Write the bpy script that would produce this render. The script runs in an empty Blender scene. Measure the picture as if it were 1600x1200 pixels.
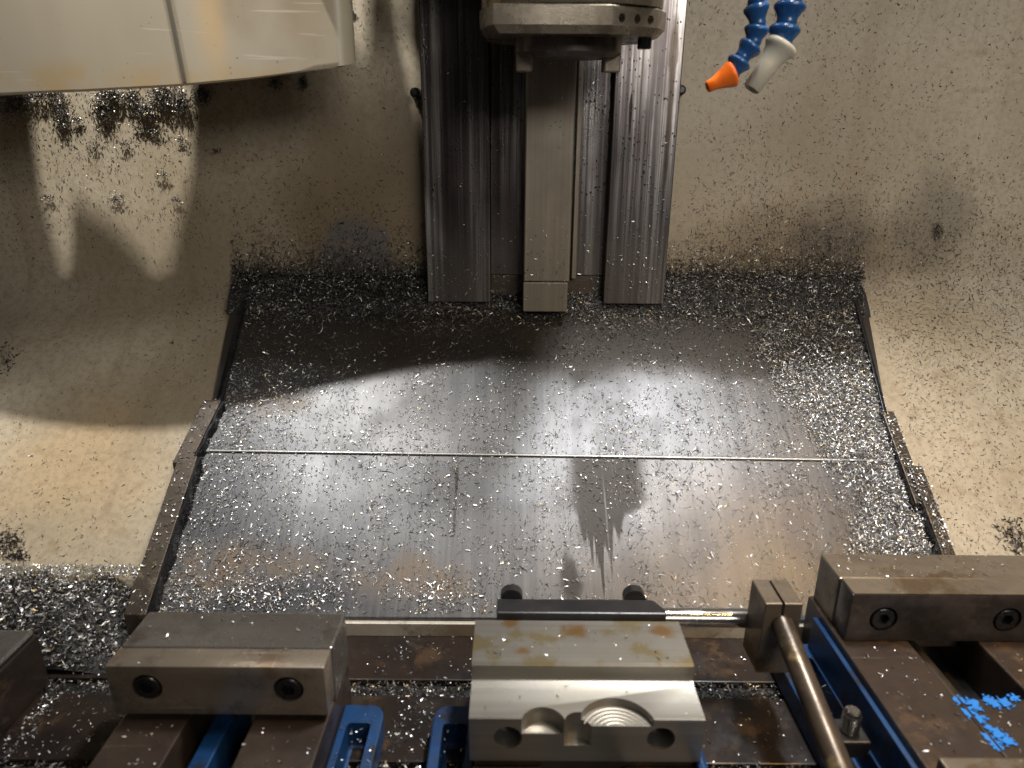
import bpy, bmesh, math, random
import numpy as np
from mathutils import Vector, Matrix

random.seed(7); RNG = np.random.default_rng(11)
S = bpy.context.scene
C = S.collection

# ------------------------------------------------------------------ camera
F_PX, PITCH, ROLL = 1030.0, math.radians(18.3), math.radians(0.4)
cam_d = bpy.data.cameras.new('camera'); cam = bpy.data.objects.new('camera', cam_d); C.objects.link(cam)
cam_d.sensor_width = 36.0; cam_d.lens = 36.0 * F_PX / 1600.0
cam_d.clip_start = 0.01; cam_d.clip_end = 50
CAM_R = Matrix.Rotation(math.pi / 2 - PITCH, 3, 'X') @ Matrix.Rotation(ROLL, 3, 'Z')
cam.matrix_world = CAM_R.to_4x4()
cam_d.dof.use_dof = True; cam_d.dof.focus_distance = 0.78; cam_d.dof.aperture_fstop = 6.5
S.camera = cam

# ------------------------------------------------------------------ world, lamps, exposure
w = bpy.data.worlds.new('World'); S.world = w; w.use_nodes = True
bg = w.node_tree.nodes['Background']; bg.inputs[0].default_value = (1.0, 0.93, 0.84, 1); bg.inputs[1].default_value = 0.045

def area(name, loc, target, sx, sy, power, col):
    d = bpy.data.lights.new(name, 'AREA'); d.shape = 'RECTANGLE'; d.size = sx; d.size_y = sy
    d.energy = power; d.color = col
    o = bpy.data.objects.new(name, d); C.objects.link(o); o.location = loc
    o.rotation_euler = (Vector(target) - Vector(loc)).to_track_quat('-Z', 'Y').to_euler()
    return o
area('tube_lamp', (0.28, 0.60, 0.73), (0.15, 0.62, -0.3), 0.64, 0.035, 9.8, (1.0, 0.98, 0.955))
area('work_lamp', (0.31, 0.605, 0.73), (0.10, 0.66, -0.3), 0.12, 0.06, 8.5, (0.98, 0.985, 1.0))
warm = area('warm_lamp', (0.62, 0.16, 0.75), (0.26, 0.46, -0.35), 0.07, 0.07, 0.55, (1.0, 0.58, 0.20)); warm.data.spread = math.radians(55)
shop = area('shop_fill', (0.75, -1.0, 0.65), (0.35, 0.86, 0.12), 0.9, 0.6, 2.8, (1.0, 0.95, 0.88)); shop.data.spread = math.radians(75)  # unseen fill added from the camera side, beam narrowed onto the right wall
L2 = Vector((-0.42, 0.60, 0.70))
sd = bpy.data.lights.new('wall_lamp', 'SPOT'); sd.energy = 42; sd.spot_size = math.radians(64); sd.spot_blend = 0.6
sd.shadow_soft_size = 0.014; sd.color = (1, 0.97, 0.93)
so = bpy.data.objects.new('wall_lamp', sd); C.objects.link(so); so.location = L2
so.rotation_euler = (Vector((-0.38, 0.86, 0.03)) - L2).to_track_quat('-Z', 'Y').to_euler()

S.view_settings.view_transform = 'Standard'; S.view_settings.look = 'None'
S.view_settings.exposure = 0.22; S.view_settings.gamma = 1.0

# ------------------------------------------------------------------ measuring helpers (real planes of the machine)
SLOPE = 0.7536                                    # rise of the sheet-metal cover towards the column
def ray(px, py):
    return CAM_R @ Vector(((px - 800) / F_PX, (600 - py) / F_PX, -1))
def at_slope(px, py, dz=0.0):
    d = ray(px, py); t = (-0.40 - SLOPE * 0.52 + dz) / (d.z - SLOPE * d.y); return d * t
def at_Y(px, py, y):
    d = ray(px, py); return d * (y / d.y)
def at_Z(px, py, z):
    d = ray(px, py); return d * (z / d.z)
_Ri = np.array(CAM_R.transposed())
def to_px(P):
    q = P @ _Ri.T
    return 800 - F_PX * q[:, 0] / q[:, 2], 600 + F_PX * q[:, 1] / q[:, 2]
def cz(y): return -0.40 + SLOPE * (y - 0.52)      # height of the cover plane

# ------------------------------------------------------------------ node helpers
class M:
    def __init__(s, name):
        s.m = bpy.data.materials.new(name); s.m.use_nodes = True; s.t = s.m.node_tree
        s.b = s.t.nodes['Principled BSDF']; s.x = s.n('ShaderNodeTexCoord').outputs['Object']
    def n(s, k): return s.t.nodes.new(k)
    def put(s, sock, v):
        if isinstance(v, bpy.types.NodeSocket): s.t.links.new(v, sock)
        elif v is not None:
            if sock.type == 'RGBA' and not hasattr(v, '__len__'): v = (v, v, v, 1)
            if sock.type == 'RGBA' and len(v) == 3: v = (*v, 1)
            sock.default_value = v
    def math(s, op, a, b=None, clamp=False):
        k = s.n('ShaderNodeMath'); k.operation = op; k.use_clamp = clamp; s.put(k.inputs[0], a); s.put(k.inputs[1], b); return k.outputs[0]
    def mul(s, a, b): return s.math('MULTIPLY', a, b)
    def add(s, a, b): return s.math('ADD', a, b)
    def mix(s, f, a, b, mode='MIX'):
        k = s.n('ShaderNodeMix'); k.data_type = 'RGBA'; k.blend_type = mode
        s.put(k.inputs[0], f); s.put(k.inputs[6], a); s.put(k.inputs[7], b); return k.outputs[2]
    def mixf(s, f, a, b):
        k = s.n('ShaderNodeMix'); s.put(k.inputs[0], f); s.put(k.inputs[2], a); s.put(k.inputs[3], b); return k.outputs[0]
    def ss(s, v, lo, hi, a=0.0, b=1.0):
        k = s.n('ShaderNodeMapRange'); k.interpolation_type = 'SMOOTHSTEP'
        s.put(k.inputs[0], v); s.put(k.inputs[1], lo); s.put(k.inputs[2], hi); s.put(k.inputs[3], a); s.put(k.inputs[4], b); return k.outputs[0]
    def vec(s, scale=(1, 1, 1), loc=(0, 0, 0), rot=(0, 0, 0), v=None):
        k = s.n('ShaderNodeMapping'); k.vector_type = 'POINT'; s.put(k.inputs[0], v or s.x)
        k.inputs[1].default_value = loc; k.inputs[2].default_value = rot; k.inputs[3].default_value = scale; return k.outputs[0]
    def noise(s, scale=5.0, detail=4.0, v=None, rough=0.55, dist=0.0):
        k = s.n('ShaderNodeTexNoise'); s.put(k.inputs['Vector'], v or s.x); k.inputs['Scale'].default_value = scale
        k.inputs['Detail'].default_value = detail; k.inputs['Roughness'].default_value = rough; k.inputs['Distortion'].default_value = dist
        return k.outputs[0]
    def voro(s, scale, v=None, feat='F1'):
        k = s.n('ShaderNodeTexVoronoi'); k.feature = feat; s.put(k.inputs['Vector'], v or s.x); k.inputs['Scale'].default_value = scale
        return k.outputs['Distance']
    def xyz(s):
        k = s.n('ShaderNodeSeparateXYZ'); s.put(k.inputs[0], s.x); return k.outputs
    def blob(s, c, r, wob=0.35, nscale=18, edge=0.5):
        """soft stain round the world point c with radii r, its outline broken by noise"""
        k = s.n('ShaderNodeVectorMath'); k.operation = 'SUBTRACT'; s.put(k.inputs[0], s.x); k.inputs[1].default_value = c
        q = s.n('ShaderNodeVectorMath'); q.operation = 'DIVIDE'; s.put(q.inputs[0], k.outputs[0]); q.inputs[1].default_value = r
        l = s.n('ShaderNodeVectorMath'); l.operation = 'LENGTH'; s.put(l.inputs[0], q.outputs[0])
        d = s.add(l.outputs['Value'], s.mul(s.math('SUBTRACT', s.noise(nscale, 5), 0.5), wob * 4))
        return s.ss(d, 1.0 + edge * .5, 1.0 - edge)
    def bump(s, h, strength=0.2, dist=0.001):
        k = s.n('ShaderNodeBump'); k.inputs['Strength'].default_value = strength; k.inputs['Distance'].default_value = dist
        s.put(k.inputs['Height'], h); s.put(s.b.inputs['Normal'], k.outputs[0])
    def out(s, col=None, rough=None, metal=None, spec=None):
        s.put(s.b.inputs['Base Color'], col); s.put(s.b.inputs['Roughness'], rough); s.put(s.b.inputs['Metallic'], metal)
        if spec is not None: s.put(s.b.inputs['Specular IOR Level'], spec)
        return s.m

def W(px, py, plane='slope', d=0.0):
    if plane == 'slope': return tuple(at_slope(px, py, d))
    return tuple(at_Y(px, py, d))

# --- beige enamel of the enclosure, stained by coolant
def mk_beige():
    k = M('beige_enamel'); X = k.xyz()
    base = k.mix(k.ss(k.noise(6, 5), .35, .7), (.47, .408, .305), (.37, .312, .22))
    base = k.mix(k.mul(k.ss(k.noise(3, 3, k.vec((1, 1, .5))), .45, .7), .5), base, (.31, .25, .165))
    # brown coolant film either side of the column, and above the seam
    st = k.math('MAXIMUM', k.blob(W(600, 330, 'Y', .86), (.16, .3, .15), .3, 9, .7), k.blob(W(1230, 400, 'Y', .86), (.20, .3, .09), .3, 10, .7))
    st = k.math('MAXIMUM', st, k.mul(k.blob(W(1200, 250, 'Y', .86), (.25, .3, .15), .25, 6, .8), .55))
    st = k.math('MAXIMUM', st, k.mul(k.blob(W(480, 480), (.25, .2, .2), .3, 7, .8), .45))
    base = k.mix(k.mul(st, .8), base, (.135, .092, .045))
    gr = k.blob(W(1300, 385, 'Y', .86), (.065, .2, .055), .4, 22, .8)
    gr = k.math('MAXIMUM', gr, k.mul(k.blob(W(1460, 350, 'Y', .86), (.05, .2, .07), .5, 16, .7), .6))
    base = k.mix(k.mul(gr, .75), base, (.06, .052, .043))
    # worn grey patch beside the column
    gy = k.blob(W(556, 400, 'Y', .86), (.048, .2, .052), .22, 30, .25)
    base = k.mix(k.mul(gy, .85), base, (.095, .095, .10))
    # rusty tan bloom on the lower left sheet
    rb = k.mul(k.blob(W(90, 720), (.10, .1, .1), .4, 12, .9), .5)
    base = k.mix(rb, base, (.50, .33, .15))
    # streaks running down
    sk = k.noise(30, 4, k.vec((1, .05, .05)))
    base = k.mix(k.mul(k.ss(sk, .52, .75), .35), base, (.25, .19, .12))
    # small brown-black fly specks
    sp = k.ss(k.add(k.voro(170), k.mul(k.noise(25, 3), .5)), .36, .30)
    base = k.mix(k.mul(sp, .75), base, (.05, .04, .03))
    base = k.mix(k.mul(k.ss(k.noise(150, 5, rough=.7), .42, .66), .35), base, (.20, .145, .085))
    base = k.mix(k.mul(k.ss(k.noise(40, 6, rough=.7), .52, .70), .4), base, (.24, .17, .09))
    k.bump(k.noise(60, 6), .18, .0015)
    return k.out(base, k.mixf(k.noise(9, 4), .38, .62), 0.0, .4)
def mk_hood():
    k = M('hood_enamel')
    base = k.mix(k.ss(k.noise(4, 4, k.vec((1, 1, .35))), .4, .7), (.45, .395, .30), (.36, .305, .22))
    d = k.math('MAXIMUM', k.blob((-.25, .655, .15), (.03, .1, .05), .5, 14, .9), k.blob((-.20, .66, .14), (.035, .1, .05), .5, 16, .8))
    base = k.mix(k.mul(d, .6), base, (.22, .16, .09))
    base = k.mix(k.mul(k.blob((-.28, .65, .13), (.014, .1, .05), .4, 12, .9), .55), base, (.58, .37, .15))
    edge = k.mul(k.ss(k.xyz()[2], .096, .075), k.ss(k.noise(30, 4), .35, .65))
    base = k.mix(k.mul(edge, .5), base, (.42, .27, .10))
    sp = k.ss(k.add(k.voro(120), k.mul(k.noise(20, 3), .5)), .33, .28)
    base = k.mix(k.mul(sp, .6), base, (.06, .05, .04))
    scr = k.ss(k.noise(9, 2, k.vec((1, 1, 30), rot=(0, .3, 0))), .66, .69)
    base = k.mix(k.mul(scr, .25), base, (.75, .7, .6))
    return k.out(base, k.mixf(k.noise(7, 3), .32, .5), 0, .5)
def mk_cover():
    k = M('brushed_cover_steel')
    streak = k.noise(260, 4, k.vec((1, .012, .012)), .6)
    streak2 = k.noise(60, 3, k.vec((1, .03, .03)), .6)
    base = k.mix(k.ss(k.add(k.mul(streak, .6), k.mul(streak2, .4)), .32, .68), (.088, .090, .094), (.145, .146, .150))
    base = k.mix(k.mul(k.ss(k.noise(5, 4), .45, .7), .5), base, (.07, .069, .067))
    # oil smear with drips below the seam
    Xs = k.xyz(); cx = W(950, 765)[0]; yb = W(950, 812)[1]; ys = W(950, 716)[1]
    win = lambda c, h, e: k.mul(k.ss(Xs[0], c - h - e, c - h + e), k.ss(Xs[0], c + h + e, c + h - e))
    low = k.math('SUBTRACT', yb, k.mul(k.mul(k.ss(k.noise(75, 4, k.vec((1, .02, .02)), .7), .38, .72), .085), win(cx - .012, .014, .016)))
    low = k.add(low, k.add(k.mul(k.math('SUBTRACT', k.noise(45, 5), .5), .03), k.mul(k.math('ABSOLUTE', k.math('SUBTRACT', Xs[0], cx)), .35)))
    oil = k.mul(k.mul(win(cx, .036, .010), k.ss(Xs[1], k.math('SUBTRACT', low, .006), k.add(low, .006))), k.ss(Xs[1], ys + .001, ys - .0005))
    oil = k.mul(oil, k.ss(k.noise(160, 4, k.vec((1, .02, .02)), .7), .25, .45))
    oil = k.math('MAXIMUM', oil, k.mul(k.blob(W(893, 905), (.010, .028, .022), .6, 40, .5), .9))
    oil = k.math('MAXIMUM', oil, k.mul(k.blob(W(905, 585), (.012, .02, .02), .6, 40, .7), .8))
    oil = k.math('MAXIMUM', oil, k.mul(k.blob(W(713, 760), (.0018, .05, .04), .5, 40, .6), .9))
    rust = k.mul(k.blob(W(340, 895), (.062, .035, .028), .4, 16, .8), .6)
    rust = k.math('MAXIMUM', rust, k.mul(k.math('MAXIMUM', k.blob(W(640, 910), (.06, .03, .02), .5, 22, .6), k.blob(W(430, 880), (.05, .02, .016), .5, 22, .8)), .42))
    rust = k.math('MAXIMUM', rust, k.mul(k.blob(W(420, 625), (.05, .02, .02), .5, 20, .9), .3))
    dark = k.blob(W(480, 930), (.085, .018, .014), .3, 18, .3)
    dark = k.math('MAXIMUM', dark, k.mul(k.blob(W(350, 770), (.06, .05, .05), .4, 14, .7), .6))
    dark = k.math('MAXIMUM', dark, k.mul(k.blob(W(1230, 790), (.022, .08, .07), .2, 8, .5), .45))
    base = k.mix(k.mul(rust, k.ss(k.noise(55, 5), .3, .6)), base, (.19, .125, .065))
    base = k.mix(k.mul(dark, .7), base, (.09, .09, .10))
    base = k.mix(k.mul(oil, .96), base, (.018, .014, .010))
    # brown film under the column, blackened to deepen the shadow falling there
    film_shade = k.ss(k.add(k.xyz()[1], k.mul(k.noise(8, 4), .05)), .752, .785)
    base = k.mix(k.mul(film_shade, .93), base, (.026, .021, .015))
    rough = k.add(k.mixf(streak, .38, .54), k.mul(k.ss(k.noise(14, 5), .4, .7), .10))
    rough = k.add(rough, k.mul(rust, .25))
    rough = k.mixf(k.math('MAXIMUM', oil, film_shade), rough, .6)
    met = k.math('SUBTRACT', .82, k.math('MAXIMUM', k.mul(oil, .82), k.math('MAXIMUM', k.mul(rust, .7), k.mul(film_shade, .6))))
    k.bump(k.add(k.mul(streak, .5), k.noise(900, 2)), .10, .0006)
    k.b.inputs['Anisotropic'].default_value = 0.35
    return k.out(base, rough, met)
def mk_column():
    k = M('stained_guide_steel'); X = k.xyz()
    st = k.noise(190, 5, k.vec((1, 1, .010)), .7); st2 = k.noise(30, 5, k.vec((1, 1, .025)), .65); bl = k.noise(11, 5, k.vec((1, 1, .5)), .6)
    base = k.mix(k.ss(st2, .38, .62), (.40, .38, .365), (.065, .057, .055))
    base = k.mix(k.mul(k.ss(st, .40, .58), .75), base, (.028, .022, .024))
    base = k.mix(k.mul(k.ss(bl, .45, .62), .55), base, (.075, .058, .058))
    lo = k.ss(k.add(X[2], k.mul(k.noise(12, 4), .05)), -.02, -.10)
    base = k.mix(k.mul(lo, .6), base, (.085, .073, .06))
    # black oil spatter and drip trails
    sp = k.ss(k.add(k.voro(230, k.vec((1, 1, .7))), k.mul(k.noise(34, 4), .7)), .56, .46)
    dr = k.ss(k.add(k.voro(75, k.vec((1, 1, .06))), k.mul(k.noise(14, 4), .6)), .42, .35)
    top = k.ss(X[2], -.11, -.02)
    base = k.mix(k.mul(k.math('MAXIMUM', sp, dr), k.mul(top, .92)), base, (.018, .011, .011))
    tr_ = k.math('MAXIMUM', k.blob(W(1053, 75, 'Y', .815), (.005, .1, .045), .5, 22, .4), k.blob(W(1046, 190, 'Y', .815), (.0028, .1, .085), .6, 26, .5))
    base = k.mix(k.mul(tr_, .8), base, (.05, .036, .026))
    k.bump(k.add(st, k.mul(sp, .8)), .2, .0008)
    return k.out(base, k.mixf(k.ss(bl, .3, .7), .20, .38), k.math('SUBTRACT', .85, k.mul(lo, .5)))
def mk_dusty():
    k = M('film_covered_steel')
    st = k.noise(120, 4, k.vec((1, 1, .015)), .6)
    base = k.mix(k.ss(st, .3, .7), (.20, .17, .13), (.27, .235, .185))
    base = k.mix(k.mul(k.ss(k.noise(10, 5), .5, .7), .5), base, (.12, .10, .075))
    sp = k.ss(k.add(k.voro(150), k.mul(k.noise(30, 4), .6)), .40, .33)
    base = k.mix(k.mul(sp, .7), base, (.035, .03, .025))
    return k.out(base, .42, .55)
def simple(name, a, b, rough, metal, scale=20, stretch=(1, 1, 1), bump=.1, spots=None, spec=None, wear=1.0):
    k = M(name); n1 = k.noise(scale, 5, k.vec(stretch)); n2 = k.noise(scale * 6, 4, k.vec(stretch))
    base = k.mix(k.ss(k.add(k.mul(n1, .7), k.mul(n2, .3)), .35, .68), a, b)
    if spots:
        sc, col, amt, thr = spots
        base = k.mix(k.mul(k.ss(k.noise(sc, 6, rough=.65), thr, thr + .1), amt), base, col)
    rr = k.mixf(n1, rough - .07, rough + .09)
    if wear:                                     # grime in patches, fine scratches both ways, pale nicks
        gm = k.ss(k.noise(38, 7, rough=.72), .48, .68); base = k.mix(k.mul(gm, .55 * wear), base, tuple(c * .30 for c in b))
        s1 = k.ss(k.noise(60, 3, k.vec((.06, 1.6, 1.6), rot=(.2, .1, .35)), .7), .66, .70); s2 = k.ss(k.noise(70, 3, k.vec((1.6, .07, 1.6), rot=(.1, .3, -.4)), .7), .67, .71)
        sc_ = k.math('MAXIMUM', s1, s2); base = k.mix(k.mul(sc_, .35 * wear), base, tuple(min(1, c * 1.9 + .02) for c in a))
        nk = k.ss(k.add(k.voro(260), k.mul(k.noise(40, 4), .5)), .33, .29); base = k.mix(k.mul(nk, .5 * wear), base, tuple(min(1, c * 2.2 + .03) for c in a))
        rr = k.add(rr, k.mul(k.math('SUBTRACT', gm, .4), .22 * wear))
    if bump: k.bump(k.add(n2, k.noise(700, 2)), bump, .0007)
    return k.out(base, rr, metal, spec)
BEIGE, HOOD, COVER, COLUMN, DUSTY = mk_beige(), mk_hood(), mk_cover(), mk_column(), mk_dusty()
IRON = simple('oily_brown_iron', (.030, .020, .015), (.012, .009, .008), .38, .15, 14, spots=(30, (.10, .06, .03), .5, .56))
IRONW = simple('brown_iron_worn', (.058, .041, .031), (.033, .024, .019), .38, .3, 16, spots=(26, (.14, .085, .045), .5, .56))
JAW = simple('ground_jaw_steel', (.34, .29, .23), (.22, .18, .135), .36, .6, 12, (.25, 1, 1), spots=(22, (.16, .10, .05), .55, .54))
JAWG = simple('dull_grey_steel', (.27, .255, .235), (.17, .155, .135), .34, .75, 9, (.4, 1, 1), spots=(16, (.12, .08, .05), .6, .58))
JAWW = simple('weathered_jaw_steel', (.27, .225, .17), (.17, .14, .105), .42, .7, 16, (.5, 1, 1), spots=(24, (.12, .075, .035), .7, .52))
JAWD = simple('dark_jaw_face', (.11, .095, .085), (.055, .045, .04), .38, .6, 26, spots=(40, (.17, .13, .10), .5, .58))
HEADM = simple('spindle_head_metal', (.34, .30, .245), (.20, .17, .125), .32, .75, 9, (1, 1, .4), spots=(18, (.22, .16, .09), .6, .52))
BLACK = simple('black_oxide', (.022, .022, .024), (.035, .034, .034), .42, .4, 30)
BOLT = simple('blackened_bolt_steel', (.035, .037, .042), (.075, .075, .08), .28, .85, 60)
BLUE = simple('blue_vise_paint', (.002, .028, .095), (.004, .042, .135), .5, 0, 20, spots=(28, (.012, .010, .010), .85, .54))
BLUEP = simple('bright_blue_paint', (.025, .20, .62), (.02, .16, .5), .45, 0, 40)
HOSE = simple('blue_hose_plastic', (.012, .065, .20), (.016, .08, .24), .22, 0, 30, bump=.03, spec=.6, wear=.25)
ORANGE = simple('orange_plastic', (.88, .17, .012), (.80, .14, .01), .38, 0, 30, bump=.03, wear=.25)
PALE = simple('pale_plastic', (.50, .48, .40), (.42, .40, .33), .42, 0, 20, bump=.03, wear=.25)
RODM = simple('stained_rod_steel', (.11, .085, .06), (.032, .024, .018), .42, .5, 26, (1, .35, 1), spots=(40, (.38, .28, .13), .6, .55))
RODS = simple('bright_rod_steel', (.50, .48, .45), (.35, .32, .29), .22, .95, 14, (.2, 1, 1))
EDGE = simple('pale_edge_glint', (.75, .75, .74), (.6, .6, .58), .35, .5, 40)  # bright tone imitates the glint along the seam edge
RAILM = simple('dirty_rail_steel', (.095, .075, .055), (.05, .038, .028), .45, .4, 25, spots=(50, (.22, .17, .12), .6, .57))
RAILB = simple('oily_dark_rail', (.05, .05, .055), (.025, .025, .027), .3, .7, 25)
SOOT = simple('packed_swarf_bed', (.03, .03, .03), (.012, .012, .012), .6, .3, 120, bump=.6)
SKIRT = simple('pale_skirt_sheet', (.52, .49, .42), (.40, .36, .29), .45, .2, 20, spots=(40, (.12, .09, .06), .7, .56))
def mk_alu():
    k = M('machined_aluminium')
    ml = k.noise(220, 3, k.vec((.015, 1, 1)), .6)
    base = k.mix(ml, (.20, .188, .162), (.36, .345, .31))
    base = k.mix(k.mul(k.ss(k.noise(14, 4), .5, .72), .6), base, (.28, .255, .205))
    top = k.ss(k.xyz()[2], -.3335, -.3325)
    top = k.mul(top, k.ss(k.noise(34, 5), .50, .62))
    base = k.mix(k.mul(top, .75), base, (.22, .17, .07))
    for (p, r) in (((798, 973), .008), ((898, 985), .010), ((815, 1017), .006), ((1035, 985), .009)):
        c = at_Z(*p, -.33); base = k.mix(k.mul(k.blob(tuple(c), (r, r * .8, r), .5, 70, .7), .8), base, (.22, .11, .025))
    k.bump(k.add(ml, k.noise(500, 2)), .08, .0006)
    return k.out(base, k.mixf(k.noise(12, 4), .26, .42), .75)
def mk_tooled():
    k = M('turned_tool_marks')
    return k.out((.23, .205, .165), .36, .75)
def mk_chip(name, lo, hi, gold):
    k = M(name); g = k.n('ShaderNodeNewGeometry').outputs['Random Per Island']
    r = k.n('ShaderNodeValToRGB'); k.put(r.inputs[0], g); e = r.color_ramp.elements
    e[0].position = 0; e[0].color = (*lo, 1); e[1].position = .965; e[1].color = (*hi, 1)
    x = e.new(.5); x.color = (*[(a * .6 + b * .4) for a, b in zip(lo, hi)], 1)
    x = e.new(.985); x.color = (*gold, 1)
    return k.out(r.outputs[0], k.mixf(g, .28, .5), .8)
ALU = mk_alu(); TOOLED = mk_tooled()
CHIP = mk_chip('bright_chip_metal', (.24, .235, .23), (.96, .96, .96), (.8, .66, .36))
CHIPD = mk_chip('oily_shaded_chip_metal', (.05, .045, .04), (.36, .34, .31), (.45, .34, .16))  # also darkens the chips where the upper cover lies in shadow
CHIPW = mk_chip('dark_wall_chip_metal', (.035, .03, .026), (.22, .20, .18), (.6, .52, .36))

# ------------------------------------------------------------------ mesh helpers
def obj(name, me, mat, parent=None, smooth=False):
    if isinstance(me, bmesh.types.BMesh):
        b = me; me = bpy.data.meshes.new(name); bmesh.ops.recalc_face_normals(b, faces=b.faces); b.to_mesh(me); b.free()
    if mat is not None and not me.materials: me.materials.append(mat)
    if smooth:
        me.polygons.foreach_set('use_smooth', [True] * len(me.polygons))
        if smooth != 'all': me.set_sharp_from_angle(angle=math.radians(35))
    o = bpy.data.objects.new(name, me); C.objects.link(o)
    if parent is not None:
        o.parent = parent; o.matrix_parent_inverse = PINV(parent)
    return o
def PINV(p):
    if p.type != 'EMPTY': return Matrix.Identity(4)          # part meshes sit at the world origin
    m = Matrix.Identity(4); q = p
    while q is not None:
        m = Matrix.Translation(-q.location) @ m if q.type == 'EMPTY' else m
        q = q.parent
    return m
def thing(name, label, cat, loc=(0, 0, 0), group=None):
    o = bpy.data.objects.new(name, None); C.objects.link(o); o.location = loc; o.empty_display_size = .02
    return tag(o, label, cat, group)
def tag(o, label=None, cat=None, group=None, kind=None):
    if label: o['label'] = label
    if cat: o['category'] = cat
    if group: o['group'] = group
    if kind: o['kind'] = kind
    return o
def box(x0, x1, y0, y1, z0, z1, bev=.0012, b=None, seg=2):
    n = bmesh.new()
    v = [n.verts.new((x, y, z)) for x in (x0, x1) for y in (y0, y1) for z in (z0, z1)]
    for f in ((0, 1, 3, 2), (4, 6, 7, 5), (0, 4, 5, 1), (2, 3, 7, 6), (0, 2, 6, 4), (1, 5, 7, 3)): n.faces.new([v[i] for i in f])
    bmesh.ops.recalc_face_normals(n, faces=n.faces)
    if bev: bmesh.ops.bevel(n, geom=n.edges[:], offset=bev, segments=seg, profile=.5, affect='EDGES')
    if b is not None:
        t = bpy.data.meshes.new('t'); n.to_mesh(t); b.from_mesh(t); n.free(); bpy.data.meshes.remove(t); return b
    return n
def prism(pts, axis, a0, a1, bev=0, seg=2):
    """polygon in the plane across axis, extruded from a0 to a1; pts are (u,v): X:(y,z) Y:(x,z) Z:(x,y)"""
    n = bmesh.new()
    def p(u, v, a): return {'X': (a, u, v), 'Y': (u, a, v), 'Z': (u, v, a)}[axis]
    A = [n.verts.new(p(u, v, a0)) for u, v in pts]; B = [n.verts.new(p(u, v, a1)) for u, v in pts]
    n.faces.new(A); n.faces.new(B[::-1]); k = len(pts)
    for i in range(k): n.faces.new([A[i], A[(i + 1) % k], B[(i + 1) % k], B[i]])
    bmesh.ops.recalc_face_normals(n, faces=n.faces)
    if bev: bmesh.ops.bevel(n, geom=n.edges[:], offset=bev, segments=seg, profile=.5, affect='EDGES')
    return n
def lathe(prof, base, axis, seg=28, b=None, caps=True):
    """profile (r, h) turned about axis through base"""
    b = b or bmesh.new(); ax = Vector(axis).normalized(); q = ax.to_track_quat('Z', 'Y').to_matrix(); base = Vector(base)
    rings = []
    for r, h in prof:
        rings.append([b.verts.new(base + q @ Vector((r * math.cos(2 * math.pi * i / seg), r * math.sin(2 * math.pi * i / seg), h))) for i in range(seg)])
    for R0, R1 in zip(rings, rings[1:]):
        for i in range(seg): b.faces.new([R0[i], R0[(i + 1) % seg], R1[(i + 1) % seg], R1[i]])
    if caps: b.faces.new(rings[0][::-1]); b.faces.new(rings[-1])
    return b
def rod(p0, p1, r, ch=.0012, seg=28):
    p0, p1 = Vector(p0), Vector(p1); L = (p1 - p0).length
    return lathe([(r - ch, 0), (r, ch), (r, L - ch), (r - ch, L)], p0, p1 - p0, seg)
def cut(bm, cutters, name='cut'):
    """boolean-difference the cutter bmeshes from bm; returns a mesh"""
    me = bpy.data.meshes.new(name); bm.to_mesh(me); bm.free()
    o = bpy.data.objects.new(name, me); C.objects.link(o); tmp = [o]
    for c in cutters:
        cm = bpy.data.meshes.new('c'); bmesh.ops.recalc_face_normals(c, faces=c.faces); c.to_mesh(cm); c.free()
        co = bpy.data.objects.new('c', cm); C.objects.link(co); tmp.append(co)
        md = o.modifiers.new('b', 'BOOLEAN'); md.object = co; md.operation = 'DIFFERENCE'; md.solver = 'EXACT'
    dg = bpy.context.evaluated_depsgraph_get(); res = bpy.data.meshes.new_from_object(o.evaluated_get(dg), depsgraph=dg)
    for t in tmp: bpy.data.objects.remove(t)
    res.materials.clear(); return res

# ================================================================== THE SETTING
# enclosure: upright rear sheet that rolls into a sloping chip panel and ends in a folded lip
def wall():
    off = -.014; prof = [(.86, 1.05), (.86, .5), (.86, .1)]
    yb = .86; zb = cz(yb) + off; R = .075; ang = math.atan(SLOPE)          # fillet between the two sheets
    T = R * math.tan((math.pi / 2 - ang) / 2)
    c = Vector((yb - R, zb + T)); n = 10; a0, a1 = 0.0, -(math.pi / 2 - ang)
    for i in range(n + 1):
        a = a0 + (a1 - a0) * i / n; prof.append((c.x + R * math.cos(a), c.y + R * math.sin(a)))
    yl = .553
    prof += [(yl + .006, cz(yl + .006) + off), (yl + .001, cz(yl) + off - .003), (yl, cz(yl) + off - .008), (yl, -.56)]
    b = bmesh.new(); xs = np.linspace(-1.0, 1.0, 41)
    G = [[b.verts.new((x, y, z)) for y, z in prof] for x in xs]
    for i in range(len(xs) - 1):
        for j in range(len(prof) - 1): b.faces.new([G[i][j], G[i][j + 1], G[i + 1][j + 1], G[i + 1][j]])
    return b
wl = obj('rear_wall', wall(), BEIGE, smooth=True)
sol = wl.modifiers.new('thickness', 'SOLIDIFY'); sol.thickness = .003; sol.offset = 1
tag(wl, kind='structure')
tr = obj('chip_trough', box(-1, 1, -.1, .62, -.60, -.56, .002), IRON); tag(tr, kind='structure')

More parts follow.
